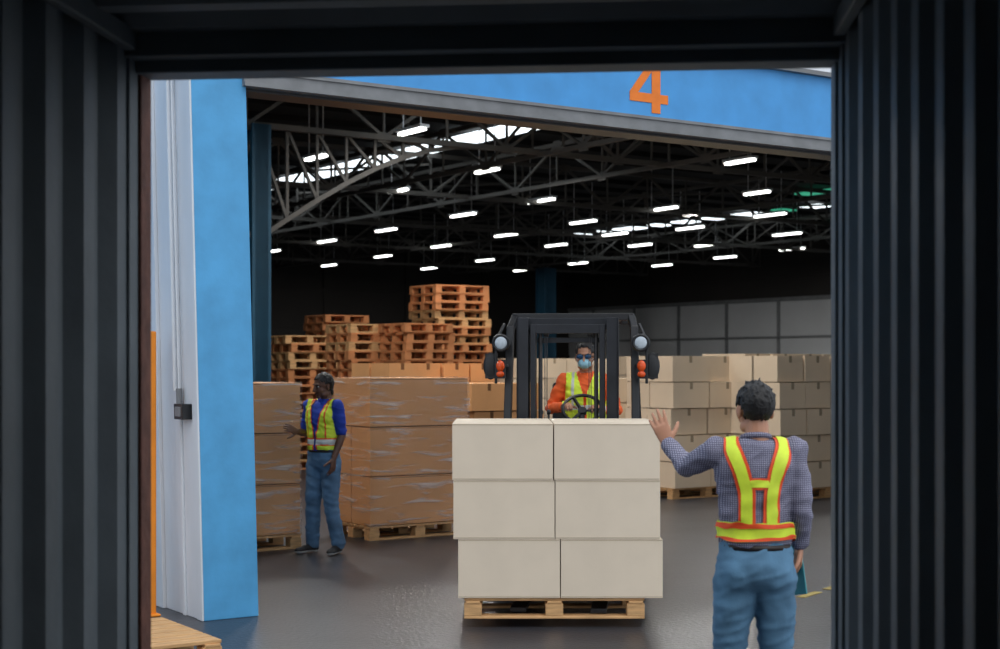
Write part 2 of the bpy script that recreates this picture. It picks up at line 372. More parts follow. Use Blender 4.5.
# ------------------------------------------------------------ pallets
def pallet(bm, Mx, L=1.2, D_=1.0, h=.144, mi=0):
    def b(x0, x1, y0, y1, z0, z1):
        m = Mx @ Matrix.Translation(((x0+x1)/2, (y0+y1)/2, (z0+z1)/2)) @ Matrix.Diagonal((x1-x0, y1-y0, z1-z0, 1))
        r = bmesh.ops.create_cube(bm, size=1, matrix=m)
        for f in {f for vv in r['verts'] for f in vv.link_faces}: f.material_index = mi
    nb = 7; w = D_/nb
    for i in range(nb): b(-L/2, L/2, -D_/2+i*w+.012, -D_/2+(i+1)*w-.012, h-.022, h)
    for x in (-L/2+.06, 0, L/2-.06):
        b(x-.05, x+.05, -D_/2, D_/2, h-.04, h-.022)
        for y in (-D_/2+.06, 0, D_/2-.06): b(x-.06, x+.06, y-.055, y+.055, .02, h-.04)
    for y in (-D_/2+.06, 0, D_/2-.06): b(-L/2, L/2, y-.055, y+.055, 0, .02)
bm = bmesh.new(); pallet(bm, Matrix.Identity(4))
c = Vector((-1.68, 9.08, 0)) - d*.6 + n*.5
obj('wooden_pallet', bm, ['wood'], Matrix.Translation(c) @ RZ, bevel=.004)
def pstack(px, D, cnt, L=1.2, dp=1.0):
    bm = bmesh.new()
    for i in range(cnt):
        m = Matrix.Translation((random.uniform(-.05, .05), random.uniform(-.05, .05), i*.146)) @ Matrix.Rotation(random.uniform(-.03, .03), 4, 'Z')
        pallet(bm, m, L, dp, .144, random.choice((0, 0, 1)))
    p = P(px, 400, D); obj('empty_pallet_stack', bm, ['wood2', 'wood'], Matrix.Translation((p.x, p.y, 0)) @ RZ)
pstack(302, 26.6, 16, .95, .85); pstack(362, 24.6, 17, .95, .85); pstack(417, 24.2, 17, .9, .85); pstack(450, 26.5, 22, 1.1, .9); pstack(338, 29, 19, .95, .85)

# ------------------------------------------------------------ forklift load
PD = 10.3; pcx = .374; PZ = .063
bm = bmesh.new(); pallet(bm, Matrix.Identity(4), 1.24, 1.0)
obj('wooden_pallet', bm, ['wood'], Matrix.Translation((pcx, PD+.5, PZ)), bevel=.004)
def carton(name, x0, x1, y0, y1, z0, z1, rot=0):
    bm = bmesh.new(); w = x1-x0; dd = y1-y0; h = z1-z0
    bx(bm, -w/2, w/2, -dd/2, dd/2, 0, h, 0)
    ob_c = Vector(((x0+x1)/2, (y0+y1)/2, z0))
    bx(bm, -w/2+.002, w/2-.002, -.0015, .0015, h-.0005, h+.001, 1)
    bx(bm, -w/2, w/2, -.03, .03, h-.001, h+.0012, 2)
    bx(bm, -w/2-.0012, -w/2, -.03, .03, h-.09, h, 2); bx(bm, w/2, w/2+.0012, -.03, .03, h-.09, h, 2)
    bx(bm, -w/2+.004, w/2-.004, -dd/2-.0012, -dd/2, h-.010, h-.006, 1)
    bx(bm, -w/2+.004, w/2-.004, -dd/2-.0012, -dd/2, .006, .010, 1)
    return obj(name, bm, ['carton', 'carton_e', 'tape'], Matrix.Translation(ob_c) @ Matrix.Rotation(rot, 4, 'Z'), bevel=.005)
rows = [(458, 560.5, 663), (453, 555, 660.5), (452, 553.5, 660)]
zz = PZ+.1445
for r, (a, m_, b) in enumerate(rows):
    X = lambda q: (q-500)/F*PD
    for k in range(2):
        y0 = PD-.005+k*.505
        hh = .402 if r < 2 else .388
        carton('cardboard_box', X(a)+.002, X(m_)-.004, y0, y0+.5, zz, zz+hh, random.uniform(-.006, .006))
        carton('cardboard_box', X(m_)+.004, X(b)-.002, y0, y0+.5, zz, zz+hh, random.uniform(-.006, .006))
    zz += .4045

# ------------------------------------------------------------ wrapped brown stacks
def wrapped(s, t, L, dp, H, tiers, cols, deep=2):
    Mx = Matrix.Translation(Vector((s, t, 0))) @ RZ
    e = empty('wrapped_carton_stack', Mx)
    bm = bmesh.new(); pallet(bm, Matrix.Translation((L/2, dp/2, 0)), L+.02, dp+.02); ob = obj('pallet', bm, ['wood'], bevel=.003); ob.parent = e
    bm = bmesh.new(); h = (H-.146)/tiers
    for k in range(tiers):
        for i in range(cols):
            for j in range(deep):
                x0 = i*L/cols+.004+random.uniform(-.003, .003); y0 = j*dp/deep+.004+random.uniform(-.003, .003)
                bx(bm, x0, x0+L/cols-.008, y0, y0+dp/deep-.008, .146+k*h+.006, .146+(k+1)*h-.006, 0)
                bx(bm, x0+.01, x0+L/cols-.02, y0-.001, y0, .146+(k+.97)*h-.006, .146+(k+.97)*h, 1)
    ob = obj('cartons', bm, ['brown', 'brown_d'], bevel=.006); ob.parent = e
    bm = bmesh.new()
    r = bmesh.ops.create_cube(bm, size=1, matrix=Matrix.Translation((L/2, dp/2, (H+.14)/2)) @ Matrix.Diagonal((L+.02, dp+.02, H-.13, 1)))
    bmesh.ops.subdivide_edges(bm, edges=bm.edges[:], cuts=14, use_grid_fill=True)
    for vv in bm.verts:
        q = noise.noise(Vector((vv.co.x*4, vv.co.y*4, vv.co.z*9)))
        vv.co += Vector((vv.co.x-L/2, vv.co.y-dp/2, 0)).normalized()*abs(q)*.012
    ob = obj('stretch_wrap', bm, ['film'], smooth=True); ob.parent = e
wrapped(-1.337, 15.43, 1.20, .82, 1.68, 3, 1)
c = Vector((-1.97, 14.8, 0)) - d*1.2
wrapped(c.x, c.y, 1.2, .9, 1.64, 3, 2)
def cstack(px, D, cols, deep, tiers, w, dp, h, mt='carton2', pal=True, skip=()):
    p = P(px, 400, D); Mx = Matrix.Translation((p.x, p.y, 0)) @ RZ
    e = empty('cardboard_box_stack', Mx); L = cols*w; z0 = .146 if pal else 0
    if pal:
        bm = bmesh.new()
        npl = max(1, round(L/1.25))
        for i in range(npl): pallet(bm, Matrix.Translation((L*(i+.5)/npl, dp*deep/2, 0)), L/npl-.03, dp*deep)
        ob = obj('pallets', bm, ['wood'] if mt != 'brown' else ['wood2']); ob.parent = e
    bm = bmesh.new()
    for k in range(tiers):
        off = random.uniform(-.03, .03)
        for i in range(cols):
            for j in range(deep):
                if (i, k) in skip: continue
                x0 = i*w+off; y0 = j*dp+random.uniform(-.03, .03); zz = z0+k*h
                bx(bm, x0+.008, x0+w-.016, y0, y0+dp-.01, zz+.003, zz+h-.010, 0)
                if j == 0:
                    bx(bm, x0+w/2-.025, x0+w/2+.025, y0-.001, y0, zz+h*.72, zz+h-.010, 1)
    ob = obj('boxes', bm, [mt, 'carton_e' if mt != 'brown' else 'brown_d'], bevel=.008); ob.parent = e
cstack(672, 20.2, 2, 2, 5, .66, .5, .36)
cstack(779, 20.0, 4, 2, 5, .50, .5, .36)
cstack(745, 22.6, 4, 2, 5, .55, .5, .37)
cstack(622, 24.0, 3, 2, 5, .55, .5, .36, skip=((0, 4), (1, 4)))
cstack(585, 22.0, 2, 2, 4, .55, .5, .37)
cstack(472, 19.0, 2, 2, 4, .55, .5, .36, 'brown')
cstack(388, 19.6, 4, 2, 5, .42, .5, .34, 'brown')
cstack(515, 26.5, 4, 2, 5, .55, .5, .36)
cstack(640, 28.5, 6, 2, 5, .6, .5, .37)

# ------------------------------------------------------------ forklift
YA = math.radians(-6)
FM = Matrix.Translation((.56, 11.9, 0)) @ Matrix.Rotation(YA, 4, 'Z')
fk = empty('forklift', FM)
def fp(name, bm, mats, smooth=False, bevel=.004):
    ob = obj(name, bm, mats, smooth=smooth, bevel=bevel); ob.parent = fk; return ob
bm = bmesh.new()
for s in (-1, 1):
    x = s*.345
    bx(bm, x-.045, x+.045, -.44, -.425, .08, 2.17); bx(bm, x+s*.035-.01, x+s*.035+.01, -.44, -.26, .08, 2.17); bx(bm, x-.045, x+.045, -.275, -.26, .08, 2.17)
    xi = s*.265
    bx(bm, xi-.02, xi+.02, -.42, -.285, .1, 2.12)
    cyl(bm, (s*.215, -.31, .15), (s*.215, -.31, 1.15), .032, mi=0); cyl(bm, (s*.215, -.31, 1.15), (s*.215, -.31, 2.10), .016, mi=1)
    for q in (-.008, .008): bar(bm, (s*.17+q, -.345, .3), (s*.17+q, -.345, 2.06), .006, .012, 1)
    cyl(bm, (s*.17-.02, -.33, 2.07), (s*.17+.02, -.33, 2.07), .045, mi=0)
bx(bm, -.39, .39, -.33, -.26, 2.08, 2.17); bx(bm, -.29, .29, -.41, -.36, 2.05, 2.12)
bx(bm, -.37, .37, -.27, -.23, 1.28, 1.36); bx(bm, -.37, .37, -.27, -.23, .35, .47)
bx(bm, -.24, .24, -.30, -.28, 1.98, 2.02)
fp('mast', bm, ['mast', 'chain'])
bm = bmesh.new()
for z in (.2, .55): bx(bm, -.5, .5, -.50, -.455, z, z+.09)
for x in (-.48, -.24, 0, .24, .48): bx(bm, x-.015, x+.015, -.495, -.465, .25, 1.18)
bx(bm, -.5, .5, -.5, -.46, 1.15, 1.19)
for s in (-1, 1):
    bx(bm, s*.28-.055, s*.28+.055, -.545, -.50, .085, .62); bx(bm, s*.28-.055, s*.28+.055, -1.50, -.50, .088, .12)
fp('fork_carriage', bm, ['black'])
bm = bmesh.new()
bx(bm, -.53, .53, -.2, .55, .25, .62, 0); bx(bm, -.55, .55, .55, 1.75, .30, 1.02, 1); bx(bm, -.5, .5, -.22, .05, .62, 1.18, 0)
bx(bm, -.55, .55, 1.72, 2.15, .22, 1.10, 1); bx(bm, -.45, .45, 2.15, 2.28, .3, 1.0, 1)
bx(bm, -.56, -.40, -.2, .6, .5, .70, 1); bx(bm, .40, .56, -.2, .6, .5, .70, 1)
bx(bm, -.3, .3, -.1, .12, 1.18, 1.30, 0)
fp('body_and_counterweight', bm, ['black', 'hood'], bevel=.03)
bm = bmesh.new()
for s in (-1, 1):
    bar(bm, (s*.52, -.02, .7), (s*.50, .22, 2.12), .06, .055); bar(bm, (s*.50, .22, 2.10), (s*.47, .34, 2.20), .055, .055)
    bar(bm, (s*.47, .32, 2.20), (s*.47, 1.55, 2.20), .055, .055); bar(bm, (s*.52, 1.75, 1.0), (s*.47, 1.55, 2.20), .06, .055)
bar(bm, (-.49, .34, 2.20), (.49, .34, 2.20), .05, .06); bar(bm, (-.49, 1.55, 2.20), (.49, 1.55, 2.20), .05, .06)
for i in range(7): bar(bm, (-.36+i*.12, .34, 2.205), (-.36+i*.12, 1.55, 2.205), .02, .035)
for s in (-1, 1):
    bar(bm, (s*.50, .16, 1.98), (s*.57, .10, 1.98), .03); bar(bm, (s*.51, .10, 1.80), (s*.60, .04, 1.80), .03)
    bar(bm, (s*.60, .04, 1.66), (s*.60, .04, 2.0), .022)
    bar(bm, (s*.60, .04, 2.0), (s*.54, .14, 2.14), .02)
fp('overhead_guard', bm, ['black'], bevel=.006)
bm = bmesh.new()
for s in (-1, 1):
    x = s*.555
    cyl(bm, (x, .0, 1.985), (x, .09, 1.985), .072, .045, 20, 0); cyl(bm, (x, -.006, 1.985), (x, .001, 1.985), .066, .068, 20, 0)
    torus(bm, (x, -.004, 1.985), (0, 1, 0), .060, .013, 0)
    ell(bm, (x, -.006, 1.985), (.050, .014, .050), mi=1)
    bx(bm, s*.56-.04, s*.56+.04, .0, .05, 1.70, 1.85, 0); ell(bm, (s*.56, -.005, 1.80), (.034, .022, .045), mi=2); ell(bm, (s*.56, -.005, 1.735), (.032, .018, .025), mi=2)
    bx(bm, s*.64-.05, s*.64+.05, .06, .085, 1.70, 1.90, 0)
    ell(bm, (s*.645, .07, 1.80), (.06, .018, .11), mi=0)
fp('work_lamps_and_indicators', bm, ['black', 'lens', 'amber'], bevel=0)
bm = bmesh.new()
for s in (-1, 1):
    cyl(bm, (s*.43, 0, .30), (s*.60, 0, .30), .30, seg=32, mi=0); cyl(bm, (s*.595, 0, .30), (s*.61, 0, .30), .17, seg=24, mi=1); cyl(bm, (s*.60, 0, .30), (s*.63, 0, .30), .07, seg=16, mi=1)
    cyl(bm, (s*.38, 1.55, .24), (s*.54, 1.55, .24), .24, seg=32, mi=0); cyl(bm, (s*.54, 1.55, .24), (s*.55, 1.55, .24), .13, seg=24, mi=1)
fp('wheels', bm, ['rubber', 'grey'], bevel=.012)
bm = bmesh.new()
bx(bm, -.25, .28, .62, 1.12, 1.02, 1.12); bx(bm, -.22, .26, 1.06, 1.2, 1.1, 1.66)
fp('seat', bm, ['black'], bevel=.03)
bm = bmesh.new(); ax = Vector((0, -.75, .8)).normalized()
sc = Vector((.08, .21, 1.455))
torus(bm, sc, ax, .155, .014, 0)
qq = ax.to_track_quat('Z', 'Y')
for a in (0, 2.1, 4.2): bar(bm, sc-ax*.03, sc + qq @ Vector((.15*math.cos(a), .15*math.sin(a), 0)), .02, .02, 0)
cyl(bm, sc-ax*.05, sc-ax*.01, .035); cyl(bm, sc-ax*.05, (.06, -.02, 1.2), .025)
ell(bm, sc + qq @ Vector((.11, .08, .035)), (.02, .02, .026))
for k in range(3): cyl(bm, (-.30+k*.06, .05, 1.2), (-.30+k*.06, .10, 1.42), .008); ell(bm, (-.30+k*.06, .10, 1.43), (.018, .018, .022))
fp('steering_wheel_and_levers', bm, ['black'], bevel=0)

# ------------------------------------------------------------ people
def rings_tube(bm, rings, seg=20):
    vs = []
    for (c, ax_, ay_, ux, uy) in rings:
        vs.append([bm.verts.new(Vector(c)+ux*ax_*math.cos(2*math.pi*i/seg)+uy*ay_*math.sin(2*math.pi*i/seg)) for i in range(seg)])
    for k in range(len(vs)-1):
        for i in range(seg): bm.faces.new((vs[k][i], vs[k][(i+1) % seg], vs[k+1][(i+1) % seg], vs[k+1][i]))
    bm.faces.new(vs[0][::-1]); bm.faces.new(vs[-1])
def limb(bm, pts, rads, seg=14, cap=True):
    pts = [Vector(p) for p in pts]; rr = []
    for i, p in enumerate(pts):
        t = (pts[min(i+1, len(pts)-1)]-pts[max(i-1, 0)]).normalized()
        ref = Vector((1, 0, 0)) if abs(t.x) < .8 else Vector((0, 0, 1))
        ux = (ref - t*ref.dot(t)).normalized(); uy = t.cross(ux); rr.append((p, rads[i], rads[i], ux, uy))
    rings_tube(bm, rr, seg)
    for i, p in enumerate(pts):
        if cap or 0 < i < len(pts)-1: ell(bm, p, (rads[i]*.98,)*3, seg=12)
def remesh(bm, voxel, it=4, fold=0.0, freq=(9, 9, 9)):
    bmesh.ops.recalc_face_normals(bm, faces=bm.faces[:])
    me = bpy.data.meshes.new('tmp'); bm.to_mesh(me); bm.free()
    ob = bpy.data.objects.new('tmp', me); scene.collection.objects.link(ob)
    r = ob.modifiers.new('r', 'REMESH'); r.mode = 'VOXEL'; r.voxel_size = voxel
    if it: s = ob.modifiers.new('s', 'SMOOTH'); s.iterations = it; s.factor = .5
    dg = bpy.context.evaluated_depsgraph_get(); ev = ob.evaluated_get(dg); m2 = bpy.data.meshes.new_from_object(ev)
    vs = []
    for q in m2.vertices:
        co = q.co.copy()
        if fold:
            w_ = noise.noise(Vector((co.x*freq[0], co.y*freq[1], co.z*freq[2])))
            r_ = 1-abs(noise.noise(Vector((co.x*freq[0]*.8+3, co.y*freq[1]*.8, co.z*freq[2]*1.1+co.x*6))))*2.2
            co += q.normal*fold*(w_*.8+.55*max(0, r_)**2+.25*noise.noise(co*24))
        vs.append(co)
    fs = [tuple(p.vertices) for p in m2.polygons]
    bpy.data.objects.remove(ob); bpy.data.meshes.remove(me); bpy.data.meshes.remove(m2)
    return vs, fs
class Fig:
    def __init__(s): s.v = []; s.f = []; s.m = []; s.mats = []
    def mi(s, name):
        if name not in s.mats: s.mats.append(name)
        return s.mats.index(name)
    def add(s, vf, m, fn=None, T=None):
        vs, fs = vf; o = len(s.v)
        if T is not None: vs = [T @ x for x in vs]
        s.v += vs
        for f in fs:
            s.f.append(tuple(i+o for i in f))
            mm = m if fn is None else (fn(sum((vs[i] for i in f), Vector())/len(f)) or m)
            s.m.append(s.mi(mm))
    def addbm(s, bm, m, T=None):
        bmesh.ops.recalc_face_normals(bm, faces=bm.faces[:]); bm.verts.index_update()
        s.add(([x.co.copy() for x in bm.verts], [tuple(q.index for q in f.verts) for f in bm.faces]), m, None, T); bm.free()
    def done(s, name, Mx):
        me = bpy.data.meshes.new(name); me.from_pydata([tuple(x) for x in s.v], [], s.f)
        for m in s.mats: me.materials.append(M[m])
        for p, m in zip(me.polygons, s.m): p.material_index = m; p.use_smooth = True
        ob = bpy.data.objects.new(name, me); scene.collection.objects.link(ob); ob.matrix_world = Mx; return ob
def head(fig, T, skin, mask=False, hairlen=0.0, seed=1):
    bm = bmesh.new()
    ell(bm, (0, .012, .03), (.075, .096, .086)); ell(bm, (0, -.018, -.035), (.060, .070, .078)); ell(bm, (0, -.058, -.094), (.028, .024, .020))
    for s in (-1, 1):
        ell(bm, (s*.034, -.052, -.03), (.028, .032, .03)); ell(bm, (s*.045, -.01, -.075), (.020, .042, .026))
        ell(bm, (s*.079, .012, -.008), (.009, .019, .031), Matrix.Rotation(s*.25, 4, 'Z')); ell(bm, (s*.076, .006, -.03), (.008, .011, .014))
        ell(bm, (s*.014, -.098, -.034), (.009, .010, .008))
    limb(bm, [(0, -.084, .012), (0, -.098, -.012), (0, -.106, -.031)], [.009, .010, .013])
    ell(bm, (0, -.074, .027), (.052, .016, .010))
    limb(bm, [(0, .02, -.05), (0, .028, -.11), (0, .028, -.16)], [.052, .054, .056])
    fig.add(remesh(bm, .0055, 2), skin, None, T)
    bm = bmesh.new(); ell(bm, (0, -.083, -.060), (.024, .010, .0055)); ell(bm, (0, -.082, -.069), (.020, .010, .006)); fig.addbm(bm, 'lip' if skin == 'skinA' else 'lip2', T)
    for s in (-1, 1):
        bm = bmesh.new(); ell(bm, (s*.031, -.0715, .004), (.013, .010, .0065)); fig.addbm(bm, 'eye', T)
        bm = bmesh.new(); ell(bm, (s*.031, -.079, .004), (.006, .005, .006)); fig.addbm(bm, 'iris', T)
        bm = bmesh.new(); limb(bm, [(s*.014, -.089, .022), (s*.034, -.086, .028), (s*.05, -.074, .022)], [.003, .0045, .003]); fig.addbm(bm, 'hair', T)
    rnd = random.Random(seed); bm = bmesh.new(); cnt = 0
    crown = Vector((0, .045, .125))
    while cnt < 420:
        a = rnd.uniform(0, 2*math.pi); z = rnd.uniform(-.75, 1); rr = math.sqrt(1-z*z)
        nn = Vector((rr*math.cos(a), rr*math.sin(a), z))
        p = Vector((nn.x*.080, nn.y*.099+.016, nn.z*.094+.032))
        hl = .082 if p.y < -.05 else (.04 if p.y < -.01 else (.0 if p.y < .02 else -.05-hairlen))
        if abs(p.x) > .06 and p.y < .045 and p.z < .035: continue
        if p.z < hl: continue
        fl = (p-crown); fl = fl-nn*fl.dot(nn)+Vector((rnd.uniform(-.02, .02), rnd.uniform(-.02, .02), rnd.uniform(-.01, .02)))
        fl = (fl.normalized()+nn*.08).normalized()
        q = fl.to_track_quat('Z', 'Y').to_matrix().to_4x4()
        ell(bm, p, (.0062, .0062, rnd.uniform(.020, .030)), q, seg=6); cnt += 1
    hv, hf = remesh(bm, .0048, 1)
    fig.add((hv, hf), 'hair', None, T)
    bm = bmesh.new(); ell(bm, (0, .020, .040), (.0795, .095, .084), seg=32)
    for vv in list(bm.verts):
        c = vv.co
        if (c.y < -.03 and c.z < .070+(-.03-c.y)*.3) or (c.y < .035 and c.z < .014) or c.z < -.045-hairlen: bm.verts.remove(vv)
    if hairlen > 0: ell(bm, (0, .085, -.02), (.035, .03, .04)); ell(bm, (0, .075, -.06), (.05, .028, .045))
    fig.addbm(bm, 'hair', T)
    if mask:
        bm = bmesh.new(); ell(bm, (0, -.060, -.052), (.057, .056, .046)); ell(bm, (0, -.092, -.035), (.022, .026, .02)); fig.add(remesh(bm, .006, 3, .002, (20, 20, 90)), 'mask', None, T)
        for s in (-1, 1):
            bm = bmesh.new(); limb(bm, [(s*.052, -.06, -.03), (s*.078, .0, -.005)], [.002, .002]); limb(bm, [(s*.05, -.05, -.08), (s*.078, .005, -.02)], [.002, .002]); fig.addbm(bm, 'paper', T)
            bm = bmesh.new(); ell(bm, (s*.033, -.098, .006), (.029, .010, .019)); fig.addbm(bm, 'goggle', T)
            bm = bmesh.new(); limb(bm, [(s*.060, -.092, .010), (s*.082, -.03, .008), (s*.082, .01, .004)], [.004, .0035, .003]); fig.addbm(bm, 'iris', T)
        bm = bmesh.new(); limb(bm, [(-.06, -.094, .020), (0, -.103, .020), (.06, -.094, .020)], [.004, .004, .004]); fig.addbm(bm, 'iris', T)
def hand(fig, wrist, fdir, pn, skin, thumb=1, curl=(.15, .15, .15, .15), spread=.12, tcurl=.5, sc=1.0):
    f = Vector(fdir).normalized(); pnv = Vector(pn); pnv = (pnv - f*pnv.dot(f)).normalized(); sd = f.cross(pnv)*thumb; w = Vector(wrist)
    def L(a, b, c): return w + (f*a + sd*b + pnv*c)*sc
    bm = bmesh.new()
    def loft(secs):
        rings_tube(bm, [(L(a, b, c), hw*sc, ht*sc, sd, pnv) for a, b, c, hw, ht in secs], 16)
    loft([(-.03, 0, 0, .026, .021), (0, 0, 0, .027, .019), (.03, .002, 0, .036, .017), (.07, .002, 0, .041, .015), (.093, 0, 0, .040, .012), (.10, 0, 0, .034, .008)])
    ell(bm, L(.035, .026, .008), (.02*sc,)*3, seg=10)
    for i, (b, ln, base) in enumerate(((.030, .074, .088), (.010, .083, .094), (-.011, .077, .091), (-.030, .060, .084))):
        dirv = (f + sd*(b*spread*33)).normalized(); p = L(base, b, 0); pts = [p-f*.015]; pts.append(p); rad = [.0098*sc, .0098*sc]; ang = 0
        for k, fr in enumerate((.45, .30, .25)):
            ang += curl[i]*(1.0 if k else .9)
            dd_ = dirv*math.cos(ang)+pnv*math.sin(ang); p = p+dd_*ln*fr*sc; pts.append(p); rad.append((.0092, .0084, .0072)[k]*sc)
        limb(bm, pts, rad, 10)
    p = L(.022, .026, .006); dv = (f*.62+sd*.72+pnv*.25).normalized(); pts = [p]; rad = [.014*sc]
    for k, ln in enumerate((.035, .032, .026)):
        dv2 = (dv + (pnv*.5-sd*.5)*tcurl*k*.6).normalized(); p = p+dv2*ln*sc; pts.append(p); rad.append((.0125, .011, .009)[k]*sc)
    limb(bm, pts, rad, 10)
    fig.add(remesh(bm, .0045*sc, 2), skin)
def body(fig, shirt, trouser, skin, zs, arms, legs, sleeve, seated=False, belt=True, wide=1.0, vox=.011):
    X = Vector((1, 0, 0)); Y = Vector((0, 1, 0))
    bm = bmesh.new()
    rings_tube(bm, [(Vector((0, yo, z+zs)), a, b, X, Y) for z, a, b, yo in ((.79, .10, .07, .01), (.84, .170, .115, .014), (.90, .176, .126, .016), (.96, .165, .118, .008), (1.035, .152, .106, 0))], 24)
    ell(bm, (.08, .04, .865+zs), (.085, .095, .10)); ell(bm, (-.08, .04, .865+zs), (.085, .095, .10))
    for (h, k, a) in legs:
        h, k, a = map(Vector, (h, k, a))
        limb(bm, [h, h.lerp(k, .5), k, k.lerp(a, .35), k.lerp(a, .75), a], [.100, .090, .074, .072, .066, .066])
    fig.add(remesh(bm, .012, 8, .012, (6, 6, 15)), trouser)
    bm = bmesh.new()
    rings_tube(bm, [(Vector((0, yo, z+zs)), a*wide, b, X, Y) for z, a, b, yo in ((.985, .158, .116, 0), (1.05, .160, .114, 0), (1.15, .162, .114, 0), (1.27, .176, .120, 0), (1.36, .184, .116, .006), (1.415, .168, .096, .012), (1.45, .118, .078, .02), (1.475, .070, .066, .025))], 28)
    ell(bm, (.085, .045, 1.33+zs), (.085, .07, .12)); ell(bm, (-.085, .045, 1.33+zs), (.085, .07, .12))
    ell(bm, (.075, -.05, 1.31+zs), (.085, .06, .09)); ell(bm, (-.075, -.05, 1.31+zs), (.085, .06, .09))
    for (s_, e_, w_) in arms:
        s_, e_, w_ = map(Vector, (s_, e_, w_)); sg = 1 if s_.x > 0 else -1
        inner = Vector((sg*.10, .015, s_.z+.005))
        if sleeve == 'long': limb(bm, [inner, s_, s_.lerp(e_, .5), e_, e_.lerp(w_, .5), e_.lerp(w_, .93)], [.058, .062, .055, .048, .043, .036])
        else: limb(bm, [inner, s_, s_.lerp(e_, .4), s_.lerp(e_, .85)], [.058, .062, .058, .054])
    sh = remesh(bm, vox, 4 if vox > .009 else 8, .013, (8, 8, 17)); fig.add(sh, shirt)
    for (s_, e_, w_) in arms:
        s_, e_, w_ = map(Vector, (s_, e_, w_))
        bm = bmesh.new()
        if sleeve == 'long': limb(bm, [e_.lerp(w_, .8), w_], [.030, .026])
        else: limb(bm, [s_.lerp(e_, .7), e_, e_.lerp(w_, .35), w_], [.042, .039, .038, .026])
        fig.add(remesh(bm, .008, 2), skin)
        if sleeve == 'long':
            a = e_.lerp(w_, .84); b = e_.lerp(w_, 1.0); bm = bmesh.new(); limb(bm, [a, b], [.037, .036], cap=False); fig.addbm(bm, shirt)
    bm = bmesh.new(); torus(bm, (0, .026, 1.478+zs), (0, -.25, 1), .060, .013); fig.addbm(bm, shirt)
    if belt:
        bm = bmesh.new(); rings_tube(bm, [(Vector((0, 0.003, z+zs)), a, b, X, Y) for z, a, b in ((.975, .164, .121), (.998, .161, .118))], 28); fig.addbm(bm, 'belt')
    return sh
def ribbon(fig, bvh, path, width, m, off, sidehint=None, closed=False, cr=6):
    pts = [Vector(p) for p in path]; dense = []
    N = len(pts)
    for i in range(N if closed else N-1):
        a, b = pts[i], pts[(i+1) % N]; k = max(2, int((b-a).length/.012))
        for j in range(k): dense.append(a.lerp(b, j/k))
    if not closed: dense.append(pts[-1])
    rows = []
    for i, p in enumerate(dense):
        q0 = dense[i-1] if (i or closed) else p; q1 = dense[(i+1) % len(dense)] if (i < len(dense)-1 or closed) else p
        t = (q1-q0).normalized(); hit = bvh.find_nearest(p); nn = hit[1] if hit else Vector((0, 1, 0))
        side = t.cross(nn).normalized() if sidehint is None else Vector(sidehint)
        row = []
        for k in range(cr+1):
            h = bvh.find_nearest(p+side*width*(k/cr-.5)); row.append(h[0]+h[1]*off)
        rows.append(row)
    for _ in range(3):
        rows = [[(rows[max(i-1, 0)][k]+rows[i][k]*2+rows[min(i+1, len(rows)-1)][k])/4 if not closed else (rows[i-1][k]+rows[i][k]*2+rows[(i+1) % len(rows)][k])/4 for k in range(cr+1)] for i in range(len(rows))]
    vs = [x for r in rows for x in r]; fs = []; R = len(rows)
    for i in range(R if closed else R-1):
        for k in range(cr):
            a = i*(cr+1)+k; b = ((i+1) % R)*(cr+1)+k; fs.append((a, a+1, b+1, b))
    fig.add((vs, fs), m)
def shoe(fig, at, yaw, mt='shoe', z=0):
    bm = bmesh.new(); ell(bm, (0, .045, .05), (.040, .050, .05)); ell(bm, (0, -.03, .045), (.043, .095, .042)); ell(bm, (0, -.115, .034), (.047, .070, .034)); limb(bm, [(0, .02, .05), (0, .03, .10)], [.045, .047])
    vs, fs = remesh(bm, .008, 2); vs = [Vector((q.x, q.y, max(q.z, .002))) for q in vs]
    T = Matrix.Translation((at[0], at[1], z)) @ Matrix.Rotation(yaw, 4, 'Z')
    fig.add((vs, fs), mt, lambda c: 'sole' if (T.inverted() @ c).z < .026 else None, T)
def vest(fig, sh, zs, style):
    vs, fs = sh; me = bpy.data.meshes.new('t'); me.from_pydata([tuple(x) for x in vs], [], fs); nv = [vv.normal.copy() for vv in me.vertices]
    out = [vs[i]+nv[i]*.010 for i in range(len(vs))]; bpy.data.meshes.remove(me)
    def edge(z): return .012+max(0, z-1.16)*.24 if style == 'w' else .004+max(0, z-1.30)*.34
    g = []
    for f in fs:
        c = sum((vs[i] for i in f), Vector())/len(f); z = c.z-zs; x = abs(c.x)
        if z < 1.0 or z > 1.475 or x > .172 or (x > .158 and z > 1.25): continue
        if c.y < .0 and x < edge(z): continue
        if c.y >= 0 and z > 1.44 and x < .06: continue
        g.append(f)
    def fn(c):
        z = c.z-zs; x = abs(c.x)
        if style == 'w':
            if 1.05 < z < 1.10: return 'silver'
            if 1.038 < z < 1.112: return 'redo'
            if c.y < 0 and x < edge(z)+.013: return 'redo'
            if .100 < x < .113 and z > 1.115: return 'redo'
        else:
            if 1.17 < z < 1.21: return 'silver'
            if .09 < x < .112 and z > 1.2: return 'silver'
            if c.y < 0 and x < edge(z)+.010: return 'redo'
        return None
    used = sorted({i for f in g for i in f}); mp_ = {i: k for k, i in enumerate(used)}
    fig.add(([out[i] for i in used], [tuple(mp_[i] for i in f) for f in g]), 'lime', fn)

